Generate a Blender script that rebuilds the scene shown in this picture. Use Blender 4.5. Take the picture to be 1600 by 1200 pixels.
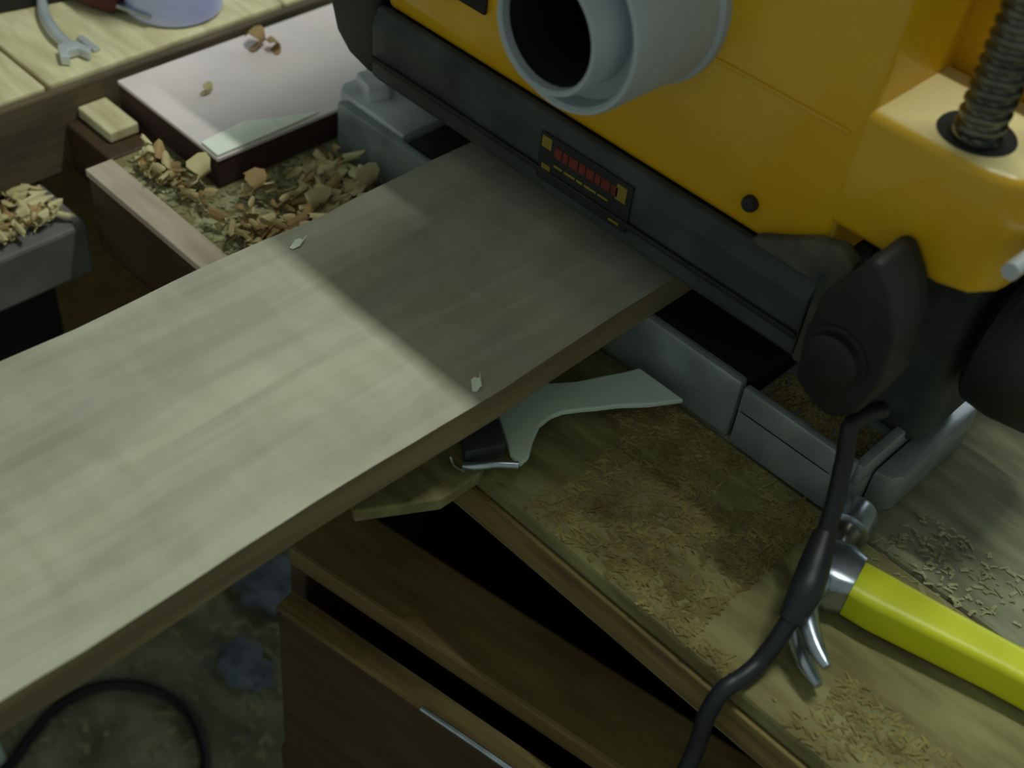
import bpy, bmesh, math, random
from mathutils import Vector, Matrix, noise
random.seed(7)
for o in list(bpy.data.objects): bpy.data.objects.remove(o, do_unlink=True)
S = bpy.context.scene
COL = S.collection

# ------------------------------------------------------------------ camera
cd = bpy.data.cameras.new('camera'); cam = bpy.data.objects.new('camera', cd); COL.objects.link(cam)
cd.sensor_width = 36; cd.lens = 45; cd.clip_start = .02
Rm = ((0.7029939, -0.54560721, 0.45619332), (0.70434388, 0.44529292, -0.55282358), (0.09848487, 0.70994858, 0.69733331))
cam.matrix_world = Matrix(Rm).to_4x4()
cam.location = (0.43404521, -0.56030691, 0.58968077)
cd.dof.use_dof = True; cd.dof.focus_distance = 0.80; cd.dof.aperture_fstop = 5.6
S.camera = cam

# ------------------------------------------------------------------ world, exposure
W = bpy.data.worlds.new('world'); S.world = W; W.use_nodes = True
W.node_tree.nodes['Background'].inputs[0].default_value = (.86, 1.0, .90, 1)
W.node_tree.nodes['Background'].inputs[1].default_value = .27
S.view_settings.view_transform = 'Standard'; S.view_settings.look = 'None'
S.view_settings.gamma = 1; S.view_settings.use_curve_mapping = False
S.view_settings.exposure = 0.0

# ------------------------------------------------------------------ materials
def lin(c):
    return tuple((v/12.92 if v <= .04045 else ((v+.055)/1.055)**2.4) for v in c)
def mat(name, c1, c2=None, scale=(20, 20, 20), rough=.7, metal=0, bump=0, bscale=None, detail=6, ramp=(.35, .65), coat=0):
    m = bpy.data.materials.new(name); m.use_nodes = True
    nt = m.node_tree; b = nt.nodes['Principled BSDF']
    b.inputs['Roughness'].default_value = rough; b.inputs['Metallic'].default_value = metal
    b.inputs['Coat Weight'].default_value = coat
    c1 = (*lin(c1), 1)
    if c2 is None: c2 = tuple(v*.8 for v in c1[:3])+(1,)
    else: c2 = (*lin(c2), 1)
    tc = nt.nodes.new('ShaderNodeTexCoord'); mp = nt.nodes.new('ShaderNodeMapping')
    mp.inputs['Scale'].default_value = scale
    nz = nt.nodes.new('ShaderNodeTexNoise'); nz.inputs['Scale'].default_value = 1; nz.inputs['Detail'].default_value = detail
    rp = nt.nodes.new('ShaderNodeValToRGB')
    rp.color_ramp.elements[0].position, rp.color_ramp.elements[1].position = ramp
    rp.color_ramp.elements[0].color = c2; rp.color_ramp.elements[1].color = c1
    L = nt.links.new
    L(tc.outputs['Object'], mp.inputs[0]); L(mp.outputs[0], nz.inputs[0]); L(nz.outputs[0], rp.inputs[0]); L(rp.outputs[0], b.inputs['Base Color'])
    if bump:
        n2 = nz
        if bscale:
            mp2 = nt.nodes.new('ShaderNodeMapping'); mp2.inputs['Scale'].default_value = bscale
            n2 = nt.nodes.new('ShaderNodeTexNoise'); n2.inputs['Scale'].default_value = 1; n2.inputs['Detail'].default_value = 5
            L(tc.outputs['Object'], mp2.inputs[0]); L(mp2.outputs[0], n2.inputs[0])
        bp = nt.nodes.new('ShaderNodeBump'); bp.inputs['Strength'].default_value = bump; bp.inputs['Distance'].default_value = .004
        L(n2.outputs[0], bp.inputs['Height']); L(bp.outputs[0], b.inputs['Normal'])
    return m
M = {}
M['yellow'] = mat('yellow_paint', (.87, .68, .07), (.83, .63, .06), (9, 9, 9), .33, coat=.25)
M['black'] = mat('black_plastic', (.10, .115, .125), (.06, .07, .08), (30, 30, 30), .55)
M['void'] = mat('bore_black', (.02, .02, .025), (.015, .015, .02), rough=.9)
M['bedshade'] = mat('bed_with_painted_shade', (.07, .075, .08), (.04, .045, .05), (30, 30, 30), .5)  # shade of the hollow mouth painted into the bed colour
M['dusty'] = mat('dusty_black_plastic', (.25, .27, .27), (.15, .17, .18), (28, 28, 28), .6)
M['dusttan'] = mat('dust_covered_plastic', (.36, .36, .29), (.20, .22, .21), (45, 45, 45), .8)
M['grey'] = mat('grey_plastic', (.72, .76, .79), (.66, .70, .73), (14, 14, 14), .45)
M['base'] = mat('grey_cast_metal', (.60, .64, .64), (.52, .56, .57), (40, 40, 40), .27, .25, .06)
M['basepale'] = mat('pale_cast_metal', (.86, .88, .89), (.74, .76, .78), (30, 30, 30), .4, .3)
M['steel'] = mat('steel', (.74, .78, .82), (.58, .62, .66), (60, 60, 60), .28, .9)
M['screw'] = mat('oiled_steel', (.50, .50, .45), (.36, .36, .33), (60, 60, 60), .3, .85)
M['chrome'] = mat('chrome', (.9, .93, .95), (.85, .88, .9), rough=.15, metal=1)
M['red'] = mat('red_print', (.50, .17, .13), (.4, .13, .1))
M['labely'] = mat('yellow_print', (.60, .52, .16), (.5, .43, .12))
M['bench'] = mat('dusty_bench_wood', (.57, .55, .36), (.43, .40, .245), (14, 60, 40), .85, bump=.5, bscale=(50, 120, 100))
M['benchedge'] = mat('bench_edge_wood', (.52, .45, .26), (.38, .31, .17), (10, 90, 90), .8, bump=.4)
M['benchgrey'] = mat('greyed_bench_wood', (.57, .58, .46), (.43, .43, .33), (14, 60, 40), .85, bump=.5)
M['darkwood'] = mat('dark_stained_wood', (.52, .44, .27), (.42, .35, .20), (12, 70, 70), .6, bump=.2)
M['redwood'] = mat('red_brown_wood', (.32, .24, .15), (.24, .17, .11), (12, 60, 60), .6, bump=.2)
M['palewood'] = mat('pale_wood', (.90, .87, .70), (.77, .73, .55), (16, 80, 60), .75, bump=.2)
M['palepink'] = mat('pale_pinkish_wood', (.80, .74, .66), (.70, .64, .56), (16, 80, 60), .7)
M['backwood'] = mat('brown_bench_front', (.42, .37, .27), (.31, .27, .2), (50, 12, 50), .8, bump=.3)
M['boardedge'] = mat('rough_board_edge', (.56, .51, .37), (.44, .39, .28), (30, 6, 60), .85)
M['panel'] = mat('grey_pink_board', (.92, .865, .85), (.85, .805, .80), (12, 12, 12), .45)
M['palegreen'] = mat('pale_greenish_wood', (.97, .99, .93), (.92, .95, .87), (20, 60, 20), .6)
M['panelside'] = mat('dark_board_edge', (.30, .20, .18), (.22, .15, .14), (20, 20, 90), .8)
M['shav'] = mat('shaving_wood', (.86, .82, .63), (.70, .62, .42), (25, 25, 25), .75)
M['shav2'] = mat('tan_shaving_wood', (.70, .58, .37), (.54, .43, .27), (25, 25, 25), .75)
M['dust'] = mat('sawdust_flake', (.60, .55, .33), (.44, .38, .21), (40, 40, 40), .9)
M['dustgrey'] = mat('pale_sawdust_flake', (.70, .69, .53), (.52, .50, .36), (40, 40, 40), .9)
M['handle'] = mat('hammer_yellow', (.86, .88, .10), (.80, .83, .08), (14, 14, 14), .4)
M['cord'] = mat('black_rubber', (.10, .12, .15), (.07, .08, .1), rough=.5)
M['template'] = mat('pale_green_plastic', (.84, .92, .85), (.78, .86, .80), (12, 12, 12), .45)
M['tub'] = mat('bluish_plastic', (.80, .82, 1.0), (.75, .77, .97), (12, 12, 12), .4)
M['darkred'] = mat('dark_red_handle', (.36, .12, .09), (.25, .08, .07), rough=.45)
M['rag'] = mat('blue_grey_cloth', (.50, .55, .60), (.36, .40, .43), (30, 30, 30), .9)
M['greypaint'] = mat('grey_painted_board', (.47, .46, .45), (.39, .385, .38), (20, 20, 20), .7)
M['floor'] = mat('dusty_concrete', (.62, .63, .50), (.36, .37, .28), (16, 16, 16), .9, bump=.8, bscale=(50, 50, 50), ramp=(.3, .7))
M['wall'] = mat('wall_paint', (.62, .66, .62), (.56, .6, .56), (3, 3, 3), .9)
M['tube'] = bpy.data.materials.new('tube_light'); M['tube'].use_nodes = True
_b = M['tube'].node_tree.nodes['Principled BSDF']
_b.inputs['Emission Color'].default_value = (.93, 1, .93, 1); _b.inputs['Emission Strength'].default_value = 25
M['pane'] = bpy.data.materials.new('daylit_frosted_pane'); M['pane'].use_nodes = True
_b = M['pane'].node_tree.nodes['Principled BSDF']
_b.inputs['Emission Color'].default_value = (.86, .95, 1, 1); _b.inputs['Emission Strength'].default_value = 2.6
def top_lit_yellow():
    # same paint with the light on upward faces painted in as a paler tone
    m = M['yellow'].copy(); m.name = 'yellow_paint_with_painted_top_light'; nt = m.node_tree; N = nt.nodes.new; L = nt.links.new
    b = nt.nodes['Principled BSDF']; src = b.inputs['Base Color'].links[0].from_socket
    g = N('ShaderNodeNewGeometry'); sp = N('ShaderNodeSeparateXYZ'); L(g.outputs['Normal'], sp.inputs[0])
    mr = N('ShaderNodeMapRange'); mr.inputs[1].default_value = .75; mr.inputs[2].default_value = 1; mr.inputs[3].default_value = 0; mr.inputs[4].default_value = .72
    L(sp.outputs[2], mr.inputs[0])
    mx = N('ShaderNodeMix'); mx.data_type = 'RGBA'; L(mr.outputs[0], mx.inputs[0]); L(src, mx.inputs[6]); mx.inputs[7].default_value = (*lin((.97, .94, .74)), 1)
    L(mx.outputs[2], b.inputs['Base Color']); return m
M['yellowlit'] = top_lit_yellow()
def board_material():
    m = bpy.data.materials.new('planed_board'); m.use_nodes = True
    nt = m.node_tree; b = nt.nodes['Principled BSDF']; b.inputs['Roughness'].default_value = .55
    L = nt.links.new; N = nt.nodes.new
    tc = N('ShaderNodeTexCoord')
    def nz(scale, detail=5, dist=0):
        mp = N('ShaderNodeMapping'); mp.inputs['Scale'].default_value = scale
        n = N('ShaderNodeTexNoise'); n.inputs['Scale'].default_value = 1; n.inputs['Detail'].default_value = detail; n.inputs['Distortion'].default_value = dist
        L(tc.outputs['Object'], mp.inputs[0]); L(mp.outputs[0], n.inputs[0]); return n
    def ramp(n, a, ca, bpos, cb):
        r = N('ShaderNodeValToRGB'); e = r.color_ramp.elements
        e[0].position, e[1].position = a, bpos; e[0].color = (*lin(ca), 1); e[1].color = (*lin(cb), 1)
        L(n.outputs[0], r.inputs[0]); return r
    grain = ramp(nz((70, 7, 20), 6, .8), .3, (.70, .685, .61), .7, (.77, .77, .695))
    broad = ramp(nz((7, 4.5, 9), 4, 1.2), .35, (.90, .89, .90), .65, (1, 1, .97))
    mx = N('ShaderNodeMix'); mx.data_type = 'RGBA'; mx.blend_type = 'MULTIPLY'; mx.inputs[0].default_value = 1
    L(grain.outputs[0], mx.inputs[6]); L(broad.outputs[0], mx.inputs[7])
    cross = ramp(nz((11, 34, 5), 3, 1.2), .35, (.945, .94, .925), .65, (1, 1, 1))
    m2 = N('ShaderNodeMix'); m2.data_type = 'RGBA'; m2.blend_type = 'MULTIPLY'; m2.inputs[0].default_value = .8
    L(mx.outputs[2], m2.inputs[6]); L(cross.outputs[0], m2.inputs[7]); L(m2.outputs[2], b.inputs['Base Color'])
    bp = N('ShaderNodeBump'); bp.inputs['Strength'].default_value = .25; bp.inputs['Distance'].default_value = .002
    L(nz((4, 60, 4), 2).outputs[0], bp.inputs['Height']); L(bp.outputs[0], b.inputs['Normal'])
    return m
M['board'] = board_material()

# ------------------------------------------------------------------ mesh helpers
def obj(name, bm, m, parent=None, smooth=False, loc=None):
    me = bpy.data.meshes.new(name); bmesh.ops.recalc_face_normals(bm, faces=bm.faces)
    bm.to_mesh(me); bm.free()
    if m: me.materials.append(M[m] if isinstance(m, str) else m)
    if smooth:
        for p in me.polygons: p.use_smooth = True
        me.set_sharp_from_angle(angle=math.radians(38))
    o = bpy.data.objects.new(name, me); COL.objects.link(o)
    if loc: o.location = loc
    if parent: o.parent = parent
    return o
def empty(name, loc=(0, 0, 0), rz=0):
    o = bpy.data.objects.new(name, None); COL.objects.link(o); o.location = loc; o.rotation_euler = (0, 0, rz); o.empty_display_size = .05
    return o
def tag(o, label, cat, group=None, kind=None):
    o['label'] = label; o['category'] = cat
    if group: o['group'] = group
    if kind: o['kind'] = kind
    return o
def struct(o, label=None):
    o['kind'] = 'structure'
    if label: o['label'] = label
    return o
def box(x0, x1, y0, y1, z0, z1, bev=.002, seg=2, bm=None):
    b = bm or bmesh.new(); t = bmesh.new()
    bmesh.ops.create_cube(t, size=1)
    for v in t.verts:
        v.co = Vector(((x0+x1)/2+v.co.x*(x1-x0), (y0+y1)/2+v.co.y*(y1-y0), (z0+z1)/2+v.co.z*(z1-z0)))
    if bev: bmesh.ops.bevel(t, geom=list(t.edges), offset=bev, segments=seg, profile=.5, affect='EDGES', clamp_overlap=True)
    return join(b, t)
def join(b, t):
    me = bpy.data.meshes.new('tmp'); t.to_mesh(me); t.free(); b.from_mesh(me); bpy.data.meshes.remove(me); return b
def prism(pts, a0, a1, axis='z', bev=.002, seg=2, bm=None):
    """polygon extruded along axis; pts are the two other coordinates in order"""
    b = bm or bmesh.new(); t = bmesh.new()
    def P(u, v, w): return {'z': (u, v, w), 'y': (u, w, v), 'x': (w, u, v)}[axis]
    n = len(pts)
    lo = [t.verts.new(P(u, v, a0)) for u, v in pts]; hi = [t.verts.new(P(u, v, a1)) for u, v in pts]
    t.faces.new(lo); t.faces.new(hi)
    for i in range(n): t.faces.new((lo[i], lo[(i+1) % n], hi[(i+1) % n], hi[i]))
    bmesh.ops.recalc_face_normals(t, faces=t.faces)
    if bev: bmesh.ops.bevel(t, geom=list(t.edges), offset=bev, segments=seg, profile=.5, affect='EDGES', clamp_overlap=True)
    return join(b, t)
def lathe(prof, seg=32, axis='z', center=(0, 0, 0), closed=True, bm=None):
    """prof = (radius, height) list; closed adds caps"""
    b = bm or bmesh.new(); c = Vector(center)
    def P(r, h, a):
        u, v = r*math.cos(a), r*math.sin(a)
        return c+Vector({'z': (u, v, h), 'y': (u, h, v), 'x': (h, u, v)}[axis])
    rings = [[b.verts.new(P(r, h, 2*math.pi*i/seg)) for i in range(seg)] for r, h in prof]
    for A, B in zip(rings, rings[1:]):
        for i in range(seg): b.faces.new((A[i], A[(i+1) % seg], B[(i+1) % seg], B[i]))
    if closed: b.faces.new(rings[0]); b.faces.new(rings[-1])
    return b
def tube(pts, rad, seg=10, bm=None, smooth_n=6):
    b = bm or bmesh.new(); pts = [Vector(p) for p in pts]
    rr = rad if isinstance(rad, (list, tuple)) else [rad]*len(pts)
    P, Q = [], []
    n = len(pts)
    for i in range(n-1):
        p0, p1, p2, p3 = pts[max(i-1, 0)], pts[i], pts[i+1], pts[min(i+2, n-1)]
        for k in range(smooth_n):
            t = k/smooth_n
            P.append(.5*((2*p1)+(p2-p0)*t+(2*p0-5*p1+4*p2-p3)*t*t+(3*p1-p0-3*p2+p3)*t**3)); Q.append(rr[i]+(rr[i+1]-rr[i])*t)
    P.append(pts[-1]); Q.append(rr[-1])
    up = Vector((0.13, .2, 1)).normalized(); rings = []
    for i, p in enumerate(P):
        d = (P[min(i+1, len(P)-1)]-P[max(i-1, 0)]).normalized()
        s = d.cross(up).normalized(); u = s.cross(d)
        rings.append([b.verts.new(p+(s*math.cos(a)+u*math.sin(a))*Q[i]) for a in [2*math.pi*k/seg for k in range(seg)]])
    for A, B in zip(rings, rings[1:]):
        for i in range(seg): b.faces.new((A[i], A[(i+1) % seg], B[(i+1) % seg], B[i]))
    b.faces.new(rings[0]); b.faces.new(rings[-1])
    return b
def curl(bm, c, size, width, turns, rz, tilt, th=.0006):
    """one curled plane shaving with thickness"""
    n = max(6, int(7*turns)+4); mt = Matrix.Rotation(rz, 3, 'Z') @ Matrix.Rotation(tilt, 3, 'X')
    rows = []
    for i in range(n):
        t = i/(n-1); a = t*turns*2*math.pi; r = size*(1-.45*t)
        x, z = r*math.sin(a), size-r*math.cos(a)
        w = width*(.75+.25*math.sin(i*1.7))
        rows.append([Vector((x, sy*w/2+t*width*.3, z)) for sy in (-1, 1)]+[Vector((x*.92, sy*w/2+t*width*.3, z+th)) for sy in (-1, 1)])
    vs = [[bm.verts.new(Vector(c)+mt @ p) for p in r] for r in rows]
    for A, B in zip(vs, vs[1:]):
        for q in ((0, 1), (1, 3), (3, 2), (2, 0)): bm.faces.new((A[q[0]], A[q[1]], B[q[1]], B[q[0]]))
    bm.faces.new((vs[0][0], vs[0][1], vs[0][3], vs[0][2])); bm.faces.new((vs[-1][0], vs[-1][1], vs[-1][3], vs[-1][2]))
def flake(bm, c, l, w, h, rz):
    ca, sa = math.cos(rz), math.sin(rz); c = Vector(c)
    q = [(-l/2, -w/2, 0), (l/2, -w/2*random.uniform(.3, 1), random.uniform(0, h)), (l/2*random.uniform(.5, 1), w/2, random.uniform(0, h)), (-l/2, w/2*random.uniform(.4, 1), 0)]
    base = [bm.verts.new(c+Vector((x*ca-y*sa, x*sa+y*ca, z))) for x, y, z in q]
    top = bm.verts.new(c+Vector((random.uniform(-.2, .2)*l, random.uniform(-.2, .2)*w, h)))
    for i in range(4): bm.faces.new((base[i], base[(i+1) % 4], top))
    bm.faces.new(base[::-1])

# ================================================================== SETTING
FZ = -.75
struct(obj('floor', box(-2.2, 2.4, -2.2, 2.2, FZ-.06, FZ, 0), 'floor'))
wx0, wx1, wz0, wz1 = -1.55, .45, .60, 1.55
b = box(-2.2, wx0, 2.2, 2.3, FZ, 1.75, 0); box(wx1, 2.4, 2.2, 2.3, FZ, 1.75, 0, bm=b)
box(wx0, wx1, 2.2, 2.3, FZ, wz0, 0, bm=b); box(wx0, wx1, 2.2, 2.3, wz1, 1.75, 0, bm=b)
struct(obj('wall_back', b, 'wall'))
win = struct(empty('window_1', ((wx0+wx1)/2, 2.25, wz0)))
hw, hh = (wx1-wx0)/2, wz1-wz0
b = box(-hw, hw, -.04, .04, 0, .05, .004); box(-hw, hw, -.04, .04, hh-.05, hh, .004, bm=b)
for x in (-hw, hw-.05): box(x, x+.05, -.04, .04, .05, hh-.05, .004, bm=b)
obj('window_frame', b, 'wall', win)
pw = (2*hw-.1)/3
for k in (1, 2): obj('mullion', box(-hw+.05+k*pw-.02, -hw+.05+k*pw+.02, -.03, .03, .05, hh-.05, .003), 'wall', win)
for k in range(3): obj('pane', box(-hw+.05+k*pw+.021, -hw+.05+(k+1)*pw-.021, -.003, .003, .051, hh-.051, 0), 'pane', win)
struct(obj('wall_left', box(-2.3, -2.2, -2.2, 2.3, FZ, 1.75, 0), 'wall'))
struct(obj('ceiling', box(-2.3, 2.4, -.4, 2.3, 1.75, 1.8, 0), 'wall'))

# ceiling tube lamp that throws the planer's shadow onto the board
LX, LY, LZ = .17, .235, 1.62
lamp = tag(empty('tube_lamp', (LX, LY, 1.75)), 'white ceiling batten with one fluorescent tube above the planer', 'lamp')
obj('housing', box(-.30, .30, -.03, .03, -.075, 0, .006), 'wall', lamp)
for s in (-1, 1): obj('socket', box(s*.265-.012, s*.265+.012, -.016, .016, LZ-1.75-.02, -.07, .003), 'grey', lamp)
obj('tube', lathe([(.013, -.255), (.013, .255)], 20, 'x', (0, 0, LZ-1.75)), 'tube', lamp, True)
ld = bpy.data.lights.new('tube_glow', 'AREA'); ld.shape = 'RECTANGLE'; ld.size = .51; ld.size_y = .03; ld.energy = 12.5; ld.color = (.93, 1, .92)
lo = bpy.data.objects.new('tube_glow', ld); COL.objects.link(lo); lo.parent = lamp; lo.location = (0, 0, LZ-1.75-.016)

# ================================================================== MAIN WORKBENCH
wb = tag(empty('workbench', (.25, .2, FZ)), 'long brown sawdust-covered workbench carrying the yellow planer', 'workbench')
def wpart(name, bm, m, smooth=False):
    o = obj(name, bm, m, wb, smooth); o.matrix_parent_inverse = Matrix.Translation((-.25, -.2, -FZ)); return o
wpart('plank', box(-.320, 1.1, -.164, -.02, -.046, 0, .003), 'bench')
wpart('end_cleat', box(-.383, -.3205, -.160, -.019, -.046, -.0005, .002), 'redwood')
wpart('plank', box(-.383, 1.1, -.018, .20, -.046, -.0005, .003), 'benchgrey')
wpart('plank', box(-.383, 1.1, .202, .42, -.046, -.001, .003), 'bench')
wpart('fascia', box(-.320, .02, -.1805, -.1645, -.075, -.0045, .002), 'redwood')
o = wpart('edge_strip', box(-.318, .02, -.183, -.1600, -.004, .0025, .001), 'palepink'); o['label'] = 'pale strip along the front edge'
wpart('edge_moulding', box(.055, 1.1, -.1685, -.1645, -.036, -.012, .001), 'benchedge')
wpart('apron', box(-.2, 1.05, .34, .37, -.14, -.047, .002), 'benchedge')
for x, y in ((.95, -.1), (.95, .36), (-.34, .36), (-.10, .30)):
    wpart('leg', box(x-.03, x+.03, y-.03, y+.03, FZ, -.047, .003), 'darkwood')

# ================================================================== SIDE BENCH (background left)
sb = tag(empty('side_bench', (-.7, 0, FZ)), 'pale plank-topped bench at the upper left with dark brown front', 'workbench')
def spart(name, bm, m):
    o = obj(name, bm, m, sb); o.matrix_parent_inverse = Matrix.Translation((.7, 0, -FZ)); return o
for y0, y1, dz in ((-1.1, -.42, -.001), (-.418, -.167, 0), (-.164, .06, .001), (.062, .5, 0)):
    spart('plank', box(-1.05, -.392, y0, y1, .006, .03+dz, .002), 'palewood')
spart('front_rail', box(-.3915, -.384, -1.1, .5, -.045, .0275, .002), 'backwood')
spart('back_panel', box(-.62, -.60, -1.08, .48, FZ+.05, .004, .002), 'darkwood')
for x, y in ((-.46, .45), (-1.0, .45), (-1.0, -1.05), (-.46, -1.05)):
    spart('leg', box(x-.03, x+.03, y-.03, y+.03, FZ, .005, .003), 'darkwood')

# low table with a shaving-strewn top beside the side bench
lc = tag(empty('low_table', (-.45, -.5, FZ)), 'low grey table with shavings on top at the left edge', 'table')
def lpart(name, bm, m):
    o = obj(name, bm, m, lc); o.matrix_parent_inverse = Matrix.Translation((.45, .5, -FZ)); return o
lpart('top_slab', box(-.58, -.322, -.75, -.186, -.098, -.05, .003), 'greypaint')
lpart('apron', box(-.362, -.346, -.70, -.21, -.20, -.0985, .002), 'black')
lpart('apron', box(-.56, -.363, -.226, -.21, -.20, -.0985, .002), 'black')
for y in (-.70, -.25): lpart('leg', box(-.58, -.54, y-.02, y+.02, FZ, -.0985, .002), 'black')
lpart('leg', box(-.58, -.54, -.50, -.46, FZ, -.0985, .002), 'black')

# ================================================================== TOOL CHEST below the bench front
ch = tag(empty('tool_chest', (-.022, -.227, -.13), math.radians(10)), 'dark brown wooden chest standing under the front bench edge', 'chest')
def cpart(name, bm, m, smooth=False): return obj(name, bm, m, ch, smooth)
cpart('top_rail', box(0, .62, 0, .060, -.02, 0, .003), 'darkwood')
cpart('side_panel', box(0, .016, .001, .34, FZ+.13, -.021, .002), 'redwood')
cpart('side_panel', box(.604, .62, .001, .34, FZ+.13, -.021, .002), 'redwood')
cpart('back_panel', box(.017, .603, .325, .34, FZ+.13, -.06, .002), 'redwood')
cpart('bottom_panel', box(.017, .603, .012, .324, -.30, -.285, .002), 'redwood')
d = cpart('drawer', box(.016, .616, -.030, -.014, -.23, -.028, .003), 'redwood')
obj('top_edge', box(.016, .616, -.031, -.013, -.0275, -.022, .0015), 'benchedge', d)
obj('pull_rail', tube([(.145, -.0325, -.020), (.19, -.0325, -.019), (.25, -.0325, -.019), (.30, -.0325, -.020)], .002, 8), 'steel', d, True)
d = cpart('drawer', box(.004, .616, -.022, -.006, -.44, -.236, .003), 'redwood')
cpart('plinth', box(.004, .616, -.006, .0, FZ+.13, -.445, .002), 'redwood')

# ================================================================== THICKNESS PLANER
pl = tag(empty('thickness_planer', (.035, .1, 0)), 'yellow and black benchtop thickness planer with grey dust port', 'planer')
def ppart(name, bm, m, smooth=False, label=None, parent=None):
    o = obj(name, bm, m, parent or pl, smooth)
    if not parent: o.matrix_parent_inverse = Matrix.Translation((-.035, -.1, 0))
    if label: o['label'] = label
    return o
# base: front wall with bed, left and right column feet
ppart('base_front', box(-.222, .172, -.02, -.012, 0.0, .05, .003), 'base', True)
ppart('bed', box(-.150, .172, -.0115, .30, .034, .0495, .002), 'bedshade', True)
b = prism([(.1745, -.022), (.248, -.022), (.262, -.008), (.262, .30), (.1745, .30)], 0, .034, 'z', .003)
ppart('column_foot', b, 'base', True)
b = box(.1745, .258, -.022, -.016, .028, .05, .002); box(.255, .262, -.016, .10, .028, .046, .002, bm=b)
ppart('foot_rim', b, 'base', True)
b = prism([(-.155, -.0115), (-.228, -.0115), (-.237, -.002), (-.237, .30), (-.155, .30)], 0, .052, 'z', .003)
ppart('column_foot', b, 'basepale', True, 'pale metal foot left of the bed')
b = prism([(-.226, .002), (-.204, -.004), (-.196, .012), (-.208, .030), (-.222, .028)], .0505, .066, 'z', .003)
ppart('corner_lug', b, 'basepale', True)
b = prism([(.2625, .0), (.274, .004), (.279, .012), (.279, .10), (.2625, .11)], 0, .032, 'z', .003)
ppart('carrying_grip', b, 'base', True)
# dark columns between base and head
ppart('column', box(.205, .272, .03, .10, .034, .20, .012, 4), 'dusty', True)
ppart('column', box(-.205, -.16, .03, .10, .05, .12, .01, 4), 'dusty', True)
ppart('cutter_guard', box(-.155, .20, .045, .26, .11, .16, .004), 'black', True)
ppart('feed_roller', lathe([(.02, -.150), (.02, .172)], 24, 'x', (0, .07, .0965)), 'black', True)
# yellow housing
b = box(-.158, .20, -.030, .28, .160, .345, .006, 3); box(-.05, .20, -.030, .28, .33, .56, .006, 3, bm=b)  # upper step is out of view, shaped for its shadow on the board
box(.19, .288, .046, .28, .20, .375, .008, 3, bm=b)
housing = ppart('housing', b, 'yellow', True)
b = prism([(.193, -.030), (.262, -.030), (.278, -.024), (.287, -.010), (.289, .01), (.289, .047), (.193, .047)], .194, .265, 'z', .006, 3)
ppart('column_cap', b, 'yellowlit', True, 'yellow corner ledge around the threaded column')
ppart('seam', box(.02, .192, -.0312, -.030, .2475, .2495, .0004), 'yellow')
ppart('top_rail', box(-.05, .20, -.052, -.031, .535, .56, .008, 3), 'yellow', True)  # unseen overhang, added to set the shadow edge on the board
# black left end cap
b = prism([(-.160, .105), (-.172, .105), (-.192, .110), (-.206, .122), (-.214, .145), (-.216, .18), (-.216, .335), (-.160, .335)], -.034, .27, 'y', .004, 3)
ppart('end_cap', b, 'black', True, 'black rounded left end cap')
ppart('badge', box(-.136, -.064, -.033, -.0302, .197, .262, .001), 'black', True, 'black plate above the front band')
# black lower band
b = prism([(-.034, .105), (-.040, .112), (-.041, .150), (-.036, .162), (-.0303, .162), (-.0303, .159), (.02, .159), (.02, .105)], -.1595, .205, 'x', .0025, 3)
band = ppart('front_band', b, 'dusty', True, 'black dusty band along the planer mouth')
ppart('band_lip', box(-.158, .205, -.0435, -.0412, .124, .128, .0008), 'black')
# band end bracket
b = prism([(.2055, .108), (.216, .108), (.222, .12), (.222, .186), (.212, .192), (.196, .187), (.178, .176), (.160, .1665), (.160, .1635), (.2055, .1635)], -.040, -.0305, 'y', .002)
ppart('band_bracket', b, 'dusttan', True)
# printed label marks on the band: illegible red and yellow print
lab = ppart('warning_label', box(.002, .078, -.0422, -.0412, .119, .153, .0003), 'black', False, 'black sticker with blurred red and yellow print')
def mark(x0, x1, z0, z1, m, n='print_mark'): obj(n, box(x0, x1, -.0427, -.0421, z0, z1, .0001, 1), m, lab).matrix_parent_inverse = Matrix.Translation((-.0, 0, 0))
x = .015
for k, w in enumerate((.006, .004, .007, .005, .006, .004, .007, .005)):
    mark(x, x+w, .1405, .1475, 'red'); x += w+.0012
mark(.004, .012, .143, .151, 'labely'); mark(.066, .074, .139, .150, 'labely')
mark(.006, .013, .128, .1315, 'labely'); mark(.064, .072, .122, .1255, 'labely')
x = .016
for k, w in enumerate((.007, .009, .005, .010, .008)):
    mark(x, x+w, .1335, .1350, 'labely'); x += w+.0015
# screws on the front
for (sx, sz, m) in ((.149, .1795, 'black'),):
    ppart('cap_screw', lathe([(.0, -.0345), (.0042, -.0342), (.005, -.0325), (.005, -.0295)], 14, 'y', (sx, 0, sz), False), m, True)
# dust port
px, pz = .0555, .2685
prof = [(.053, -.0295), (.053, -.035), (.0505, -.037), (.0495, -.097), (.0485, -.0995), (.0468, -.1), (.0448, -.0985), (.0438, -.088), (.0348, -.086), (.0348, -.112), (.0338, -.1145), (.0322, -.115), (.031, -.1135), (.0305, -.03)]
port = ppart('dust_port', lathe(prof, 48, 'y', (px, 0, pz), False), 'grey', True, 'grey round dust port with black bore')
obj('bore', lathe([(.0303, -.0300), (.0301, -.109), (.0296, -.109), (.0296, -.031), (.0, -.031)], 40, 'y', (px, 0, pz), False), 'void', port, True).matrix_parent_inverse = Matrix.Identity(4)
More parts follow.
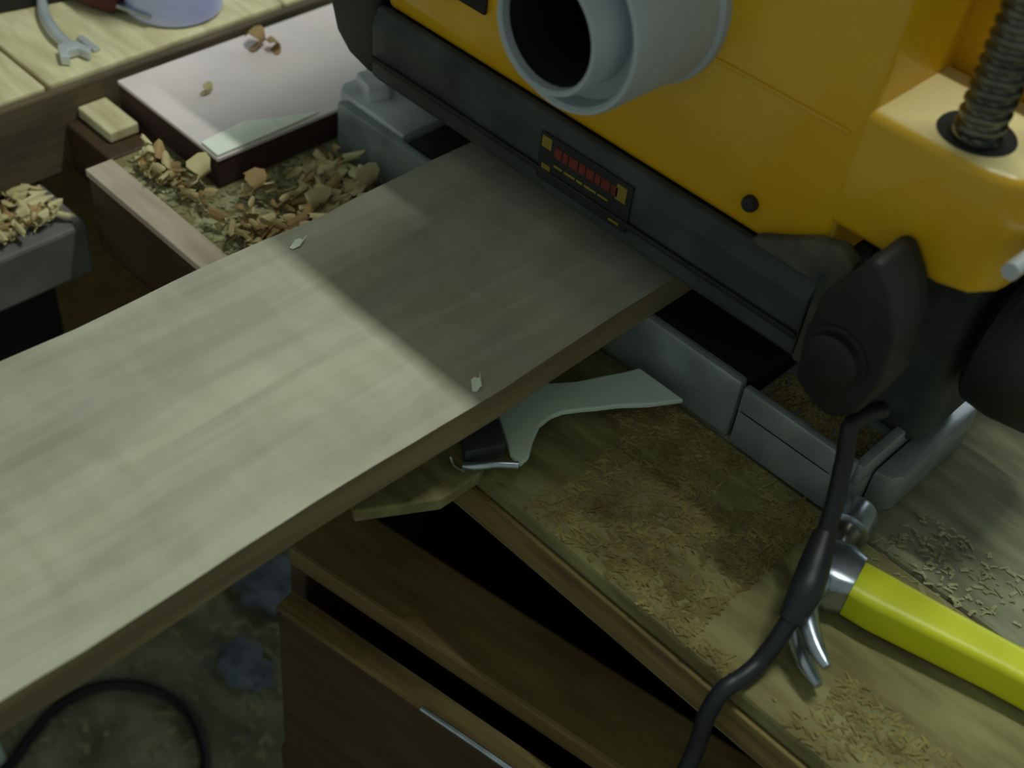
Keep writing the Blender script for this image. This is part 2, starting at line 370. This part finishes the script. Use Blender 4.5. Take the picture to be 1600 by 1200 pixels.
# threaded column
def thread(r0, r1, pitch, z0, z1, seg=28):
    b = bmesh.new(); n = int((z1-z0)/pitch*8); rows = []
    for j in range(n+1):
        row = []
        for i in range(seg):
            a = 2*math.pi*i/seg; z = z0+(z1-z0)*j/n
            ph = ((z/pitch)-i/seg) % 1
            t = abs(ph*2-1); r = r0+(r1-r0)*min(1, max(0, (t-.25)*2.2))
            row.append(b.verts.new((r*math.cos(a), r*math.sin(a), z)))
        rows.append(row)
    for A, B in zip(rows, rows[1:]):
        for i in range(seg): b.faces.new((A[i], A[(i+1) % seg], B[(i+1) % seg], B[i]))
    b.faces.new(rows[0]); b.faces.new(rows[-1])
    bmesh.ops.translate(b, verts=b.verts, vec=(.243, -.004, 0)); return b
ls = ppart('lead_screw', thread(.0102, .0125, .0068, .262, .55), 'screw', False, 'oiled steel threaded column')
ppart('screw_bushing', lathe([(.0126, .2656), (.018, .2662), (.0195, .2658), (.020, .2648)], 32, 'z', (.243, -.004, 0), False), 'black', True)
ppart('guide_post', lathe([(.011, .264), (.011, .53)], 24, 'z', (.272, .028, 0)), 'black', True)
# black depth-stop bracket and knob at the right corner
b = prism([(.222, .121), (.236, .112), (.250, .111), (.262, .124), (.268, .150), (.266, .182), (.256, .203), (.245, .216), (.238, .215), (.230, .196), (.221, .182), (.219, .15)], -.066, -.0305, 'y', .006, 3)
br = ppart('stop_bracket', b, 'black', True, 'black moulded bracket at the right corner')
ppart('stop_knob', lathe([(.0, -.074), (.012, -.0745), (.015, -.073), (.0155, -.068), (.018, -.0675), (.0185, -.0655)], 28, 'y', (.241, 0, .152), False), 'black', True)
# side motor end with crank at the right edge
b = lathe([(.0, .2795), (.046, .2795), (.050, .283), (.051, .30), (.048, .322), (.038, .332), (.0, .334)], 40, 'x', (0, .062, .130), False)
ppart('side_cover', b, 'black', True)
ppart('side_rod', tube([(.2955, -.040, .2310), (.2955, -.012, .2290), (.2955, .02, .2275), (.2955, .05, .226)], .0045, 12), 'basepale', True, 'silver rod along the right side')

# ================================================================== BOARD in the planer
def board_mesh():
    b = bmesh.new(); nx, ny = 14, 60; x0, x1, y0, y1, th = -.095, .095, -1.15, .20, .0245
    def ex(side, y): return side*.0045*noise.noise(Vector((y*9, side*3.1, .5)))+side*.0015*noise.noise(Vector((y*40, side*7, 2)))
    def wz(x, y): return .0006*noise.noise(Vector((x*8, y*26, 3)))
    top, bot = [], []
    for j in range(ny+1):
        y = y0+(y1-y0)*j/ny; l = x0+(ex(-1, y) if y < -.03 else 0); r = x1+(ex(1, y) if y < -.03 else 0)*.5
        top.append([b.verts.new((l+(r-l)*i/nx, y, .0748+(wz(l+(r-l)*i/nx, y) if y < -.05 else 0))) for i in range(nx+1)])
        bot.append([b.verts.new((l+.001+(r-l-.002)*i/nx, y, .0503)) for i in range(nx+1)])
    for G in (top, bot):
        for j in range(ny):
            for i in range(nx): b.faces.new((G[j][i], G[j][i+1], G[j+1][i+1], G[j+1][i]))
    for j in range(ny):
        for i in (0, nx): b.faces.new((top[j][i], top[j+1][i], bot[j+1][i], bot[j][i]))
    for j in (0, ny):
        for i in range(nx): b.faces.new((top[j][i], top[j][i+1], bot[j][i+1], bot[j][i]))
    for f in b.faces:
        f.normal_update()
        if abs(f.normal.x) > .7: f.material_index = 1
    return b
bo = obj('wooden_board', board_mesh(), 'board', None, True); bo.data.materials.append(M['boardedge'])
tag(bo, 'wide pale wooden board feeding through the planer mouth', 'board')

# ================================================================== THINGS ON THE MAIN BENCH
# grey-pink panel with dark edges
pn = tag(empty('grey_panel', (-.30, .05, 0)), 'flat grey-pink board with dark edges lying beside the planer', 'board')
o = obj('face', box(-.372, -.2395, -.1175, .30, .0245, .028, .001), 'panel', pn); o.matrix_parent_inverse = Matrix.Translation((.30, -.05, 0))
o = obj('core', box(-.3715, -.2405, -.117, .30, 0.001, .0244, .0005), 'panelside', pn); o.matrix_parent_inverse = Matrix.Translation((.30, -.05, 0))
tag(obj('thin_slip', prism([(-.262, -.116), (-.241, -.1165), (-.2412, -.062), (-.2425, -.02), (-.252, -.045), (-.266, -.075)], .0283, .0303, 'z', .0004), 'palegreen'), 'thin pale offcut lying along the near end of the grey-pink board', 'slip')  # thin pale flat piece along the panel's near end
# pale block
tag(obj('wood_block', box(-.383, -.337, -.1485, -.123, 0.0005, .010, .0015), 'palewood'), 'small pale wooden block beside the grey-pink board', 'wood block')
# olive scrap plank under the board
tag(obj('scrap_plank', prism([(.072, -.248), (.098, -.203), (.098, -.172), (.075, -.125), (-.02, -.09), (-.03, -.19)], .0015, .012, 'z', .0015), 'bench'), 'olive-brown scrap plank jutting over the bench edge under the board', 'scrap wood')
# pale curved template
poly = [(.045, -.118), (.048, -.098), (.060, -.094), (.074, -.086), (.084, -.071), (.091, -.055), (.098, -.040), (.102, -.029), (.140, -.029), (.128, -.050), (.116, -.066), (.109, -.078), (.102, -.089), (.097, -.098), (.095, -.107), (.096, -.118), (.102, -.130), (.110, -.142), (.111, -.150), (.101, -.149), (.088, -.141), (.076, -.134), (.062, -.127)]
tag(obj('curved_template', prism(poly, .0125, .0165, 'z', .001), 'template'), 'pale green curved plastic template lying between board and planer base', 'template')
# dark steel block with bright lip
cl = tag(empty('clamp_jaw', (.08, -.15, .0125)), 'small dark metal clamp jaw with a bright lip beside the curved template', 'clamp')
def jpart(name, bm, m, s=False):
    o = obj(name, bm, m, cl, s); o.matrix_parent_inverse = Matrix.Translation((-.08, .15, -.0125)); return o
jpart('jaw', prism([(.050, -.146), (.063, -.130), (.100, -.1525), (.088, -.176)], .0125, .026, 'z', .002), 'dusty', True)
jpart('lip', tube([(.090, -.178, .0165), (.097, -.173, .0185), (.104, -.164, .0195), (.112, -.154, .0185)], .0026, 10), 'steel', True)
jpart('spring_wire', tube([(.0815, -.1805, .019), (.0865, -.182, .0165), (.094, -.1805, .0165)], .0011, 8), 'chrome', True)

# hammer
hm = tag(empty('claw_hammer', (.288, -.072, 0), math.radians(13)), 'claw hammer with bright yellow handle lying on the bench', 'hammer')
def hpart(name, bm, m, s=True, label=None):
    o = obj(name, bm, m, hm, s)
    if label: o['label'] = label
    return o
def loft(sections, n=16, p=3.2):
    """superellipse sections (x, cy, cz, hy, hz)"""
    b = bmesh.new(); rings = []
    for x, cy, cz, hy, hz in sections:
        r = []
        for i in range(n*2):
            a = math.pi*i/n; c, s = math.cos(a), math.sin(a)
            r.append(b.verts.new((x, cy+hy*math.copysign(abs(c)**(2/p), c), cz+hz*math.copysign(abs(s)**(2/p), s))))
        rings.append(r)
    for A, B in zip(rings, rings[1:]):
        for i in range(n*2): b.faces.new((A[i], A[(i+1) % (n*2)], B[(i+1) % (n*2)], B[i]))
    b.faces.new(rings[0]); b.faces.new(rings[-1]); return b
hpart('handle', loft([(.013, -.002, .0165, .0145, .0125), (.03, -.003, .0165, .0145, .0130), (.06, -.003, .0160, .0130, .0130), (.10, -.003, .0158, .0115, .0128), (.16, -.003, .0155, .0125, .0130), (.24, -.003, .016, .0145, .0135), (.28, -.003, .016, .0155, .014), (.30, -.003, .016, .0145, .013)], p=5), 'handle', True, 'bright yellow handle')
hpart('head', loft([(-.018, 0, .0165, .012, .0115), (-.013, 0, .0165, .017, .0145), (.004, 0, .0165, .019, .0155), (.0128, 0, .0165, .016, .0145)], p=4), 'steel')
hpart('neck', lathe([(.0115, .014), (.0085, .022), (.0085, .030), (.010, .034)], 24, 'y', (-.006, 0, .0160)), 'screw')
hpart('striking_face', lathe([(.010, .034), (.0135, .036), (.0140, .052), (.0128, .055), (.0, .0555)], 28, 'y', (-.006, 0, .0160)), 'steel')
for z0, z1 in ((.0235, .0265), (.0108, .0088)):
    hpart('claw', tube([(-.004, -.014, z0), (-.006, -.032, (z0+z1)/2), (.0, -.047, z1), (.010, -.060, z1), (.021, -.069, z1)], [.0078, .0074, .0067, .0054, .0026], 10), 'steel')

# power cord
cr = tag(empty('power_cord', (.275, -.1, .03)), 'black power cord draped from the planer over the hammer head', 'cord')
def kpart(name, bm, m): o = obj(name, bm, m, cr, True); o.matrix_parent_inverse = Matrix.Translation((-.275, .1, -.03)); return o
kpart('cable', tube([(.262, -.0285, .104), (.2575, -.052, .1055), (.264, -.060, .085), (.2735, -.0745, .066), (.2805, -.089, .049), (.2900, -.112, .0425), (.2935, -.130, .0285), (.2935, -.145, .0105), (.2925, -.158, .0062), (.2898, -.1728, .0042), (.2895, -.1815, -.012), (.294, -.192, -.045), (.297, -.224, -.11), (.29, -.236, -.22), (.28, -.24, -.45)], .0052, 12), 'cord')
kpart('sleeve', tube([(.2775, -.083, .053), (.2845, -.099, .0455), (.2905, -.114, .0415), (.2933, -.128, .030)], [.0066, .0088, .0094, .0070], 14), 'cord')

# sawdust on bench (stuff)
def scatter(name, label, n, region, z, m, lr, wr, hr, dens=None):
    b = bmesh.new()
    for _ in range(n):
        for _t in range(20):
            x = random.uniform(region[0], region[1]); y = random.uniform(region[2], region[3])
            if dens is None or dens(x, y): break
        else: continue
        flake(b, (x, y, z), random.uniform(*lr), random.uniform(*wr), random.uniform(*hr), random.uniform(-.7, .7)+random.choice((0, 0, 1.2)))
    o = obj(name, b, m); tag(o, label, 'sawdust', kind='stuff'); return o
def dfront(x, y):
    if x < .128 and y < -.07: return False
    return noise.noise(Vector((x*22, y*22, 0))) > random.uniform(-.5, .35) and not (.255 < x < .33 and -.15 < y < -.01) and not (x > .30 and y > -.11)
scatter('sawdust', 'brown sawdust strewn over the bench in front of the planer base', 2600, (.10, .42, -.162, -.024), .0002, 'dust', (.002, .009), (.001, .003), (.0004, .0014), dfront)
scatter('sawdust', 'grey-brown sawdust right of the planer behind the hammer', 3200, (.285, .62, -.035, .30), .0002, 'dustgrey', (.002, .007), (.001, .003), (.0003, .001), lambda x, y: noise.noise(Vector((x*14, y*14, 4))) > random.uniform(-.7, .3) and not (x < .36 and .03 < y < .14))
scatter('sawdust', 'tan sawdust filling the recess of the planer base foot', 700, (.178, .252, -.012, .026), .0342, 'dust', (.002, .007), (.001, .003), (.0006, .003))

# shavings pile on the left part of the bench
def pile(name, label, n, region, z, hmax, dens=None, tan=.22):
    b = bmesh.new()
    for _ in range(n):
        for _t in range(30):
            x = random.uniform(region[0], region[1]); y = random.uniform(region[2], region[3])
            if dens is None or dens(x, y): break
        else: continue
        k = len(b.faces)
        curl(b, (x, y, z+random.random()**2*hmax), random.uniform(.003, .007), random.uniform(.007, .020), random.uniform(.25, .7), random.uniform(0, 6.3), random.uniform(-.35, .35))
        if random.random() < tan:
            b.faces.ensure_lookup_table()
            for f in b.faces[k:]: f.material_index = 1
    o = obj(name, b, 'shav'); o.data.materials.append(M['shav2']); tag(o, label, 'shavings', kind='stuff'); return o
inpile = lambda x, y: not (x < -.214 and y > -.139) and not (x < -.14 and y > -.03) and noise.noise(Vector((x*18, y*18, 1))) > random.uniform(-.55, .3)
pile('shavings_pile', 'heap of pale and tan curled shavings on the bench behind the board', 500, (-.30, -.10, -.150, -.03), .004, .012, inpile)
scatter('sawdust', 'pale chips spread under the heap of shavings', 1200, (-.31, -.10, -.158, -.03), .0004, 'dustgrey', (.003, .011), (.002, .005), (.0006, .002), lambda x, y: not (x < -.236 and y > -.121))
pile('shavings_pile', 'pale shavings lying on the low grey table', 190, (-.376, -.334, -.34, -.200), -.0465, .006)

# single larger shavings
proto = None
def big_shaving(c, size, width, turns, rz, label, group, m='shav', sx=1):
    b = bmesh.new(); curl(b, (0, 0, 0), size, width, turns, 0, 0, .0008)
    o = obj('wood_shaving', b, m, None, True, c); o.rotation_euler = (0, 0, rz); o.scale = (sx, 1, 1)
    return tag(o, label, 'shaving', group)
big_shaving((-.352, -.002, .0285), .008, .018, .75, .4, 'tan curled shaving at the far end of the grey-pink board', 'shavings on the grey-pink board', 'shav2', 1.3)
big_shaving((-.335, .006, .0285), .006, .012, .6, 1.4, 'smaller tan shaving beside the far curl on grey-pink board', 'shavings on the grey-pink board', 'shav2', 1.3)
big_shaving((-.319, -.074, .0285), .004, .010, .5, .2, 'thin pale shaving near the front edge of the grey-pink board', 'shavings on the grey-pink board', 'shav', 2.0)
for (x, y, z, sz, w, t, r, m, lb) in (
        (-.250, -.136, .012, .009, .024, .55, .3, 'shav', 'large pale shaving at the left end of the heap behind the edge strip'),
        (-.212, -.112, .014, .008, .020, .60, .1, 'shav2', 'large tan shaving beside the near corner of the grey-pink board'),
        (-.165, -.048, .015, .009, .026, .50, .2, 'shav', 'long pale shaving at the right end of the heap near the planer foot'),
        (-.170, -.088, .015, .008, .022, .50, -.3, 'shav', 'large pale shaving in the middle of the heap behind the board'),
        (-.130, -.065, .015, .007, .020, .50, .6, 'shav2', 'tan shaving lying closest to the far edge of the wide board')):
    big_shaving((x, y, z), sz, w, t, r, lb, 'large shavings on the heap', m, 1.7)
for (x, y, r, lb) in ((-.080, -.172, .5, 'small white chip on the far side of the board at the shadow edge'), (.084, -.172, .9, 'small white chip on the near side of the board at the shadow edge')):
    b = bmesh.new(); curl(b, (0, 0, 0), .006, .012, .2, 0, 0, .0006)
    o = obj('wood_chip', b, 'palegreen', None, True, (x, y, .0757)); o.rotation_euler = (0, 0, r); o.scale = (1.8, 1, .35)
    tag(o, lb, 'wood chip', 'chips on the board')

# ================================================================== THINGS ON THE SIDE BENCH
tb = tag(empty('plastic_tub', (-.440, -.018, .031)), 'bluish-white round plastic tub at the side bench edge', 'tub')
obj('body', lathe([(.0, .0005), (.038, .0005), (.041, .003), (.0435, .05), (.0465, .11), (.0455, .11), (.0425, .05), (.0395, .004), (.0, .003)], 40, 'z', (0, 0, 0), False), 'tub', tb, True)
obj('rim', lathe([(.0456, .106), (.049, .106), (.050, .109), (.049, .112), (.0456, .112)], 40, 'z', (0, 0, 0), False), 'tub', tb, True)
sp = tag(empty('spanner', (-.447, -.125, .031), math.radians(-8)), 'shiny curved steel spanner on the side bench left of tub', 'spanner')
obj('shank', tube([(-.055, .012, .006), (-.03, .004, .006), (0, 0, .006), (.025, .002, .0055)], [.004, .005, .005, .0045], 10), 'basepale', sp, True)
b = prism([(.022, -.007), (.040, -.012), (.044, -.006), (.034, -.003), (.034, .005), (.044, .009), (.038, .014), (.022, .008)], .001, .009, 'z', .0012)
obj('jaw', b, 'basepale', sp)
tag(obj('metal_strip', box(-.438, -.412, -.112, -.106, .0315, .0335, .0006), 'basepale'), 'short bright metal strip on the side bench near the tub', 'metal strip')
cz = tag(empty('chisel', (-.485, -.075, .031), math.radians(20)), 'dark red handled chisel lying behind the metal strip', 'chisel')
obj('handle', lathe([(.0, -.06), (.010, -.058), (.0115, -.04), (.009, -.015), (.0115, .01), (.011, .03), (.006, .038), (.0, .038)], 20, 'x', (0, 0, .012), False), 'darkred', cz, True)
obj('blade', box(.036, .07, -.006, .006, .009, .013, .001), 'steel', cz)
bc = tag(empty('black_case', (-.545, -.085, .031), math.radians(-12)), 'black plastic tool case at the far upper left corner', 'case')
obj('body', box(-.05, .05, -.07, .07, .0005, .022, .004, 3), 'black', bc, True)
obj('lid', box(-.05, .05, -.07, .07, .0225, .036, .004, 3), 'black', bc, True)
obj('latch', box(.048, .053, -.012, .012, .014, .028, .001), 'dusty', bc)

# ================================================================== FLOOR THINGS
fl = [(-.366, -.50, FZ+.008), (-.364, -.42, FZ+.008), (-.366, -.362, FZ+.008), (-.380, -.33, FZ+.008), (-.393, -.295, FZ+.009), (-.396, -.262, FZ+.009), (-.383, -.224, FZ+.009), (-.351, -.193, FZ+.008), (-.309, -.178, FZ+.008), (-.268, -.182, FZ+.008), (-.222, -.205, FZ+.008), (-.19, -.26, FZ+.008), (-.17, -.36, FZ+.008)]
tag(obj('floor_cable', tube(fl, .0065, 10), 'cord', None, True), 'black cable looped on the dusty floor at lower left', 'cable')
def rag(name, c, r, squash, label, m='rag', seed=0):
    b = bmesh.new(); bmesh.ops.create_icosphere(b, subdivisions=4, radius=1)
    for v in b.verts:
        n = noise.noise(v.co*2.2+Vector((seed, 0, 0)))*.45+noise.noise(v.co*5+Vector((0, seed, 0)))*.2
        v.co = v.co*(1+n); v.co.z = max(v.co.z, -.35)
        v.co = Vector((v.co.x*r, v.co.y*r*.7, (v.co.z+.35)*r*squash))
    return tag(obj(name, b, m, None, True, c), label, 'rag', 'rags on the floor')
rag('crumpled_rag', (-.385, .005, FZ), .055, .35, 'blue-grey crumpled rag on the floor just left of the chest', seed=1)
rag('crumpled_rag', (-.305, -.09, FZ), .036, .35, 'smaller blue-grey rag on the floor below the first', seed=5)
tag(obj('paper_scrap', prism([(-.44, -.42), (-.374, -.41), (-.372, -.358), (-.41, -.350)], FZ+.0005, FZ+.003, 'z', 0), 'template'), 'pale scrap on the floor at the bottom left corner', 'scrap')
scatter('floor_shavings', 'sawdust and chips littering the dark floor under the bench', 1000, (-.53, .0, -.6, .30), FZ+.0005, 'dustgrey', (.006, .020), (.003, .008), (.001, .004), lambda x, y: not (x > -.06 and y > -.27))
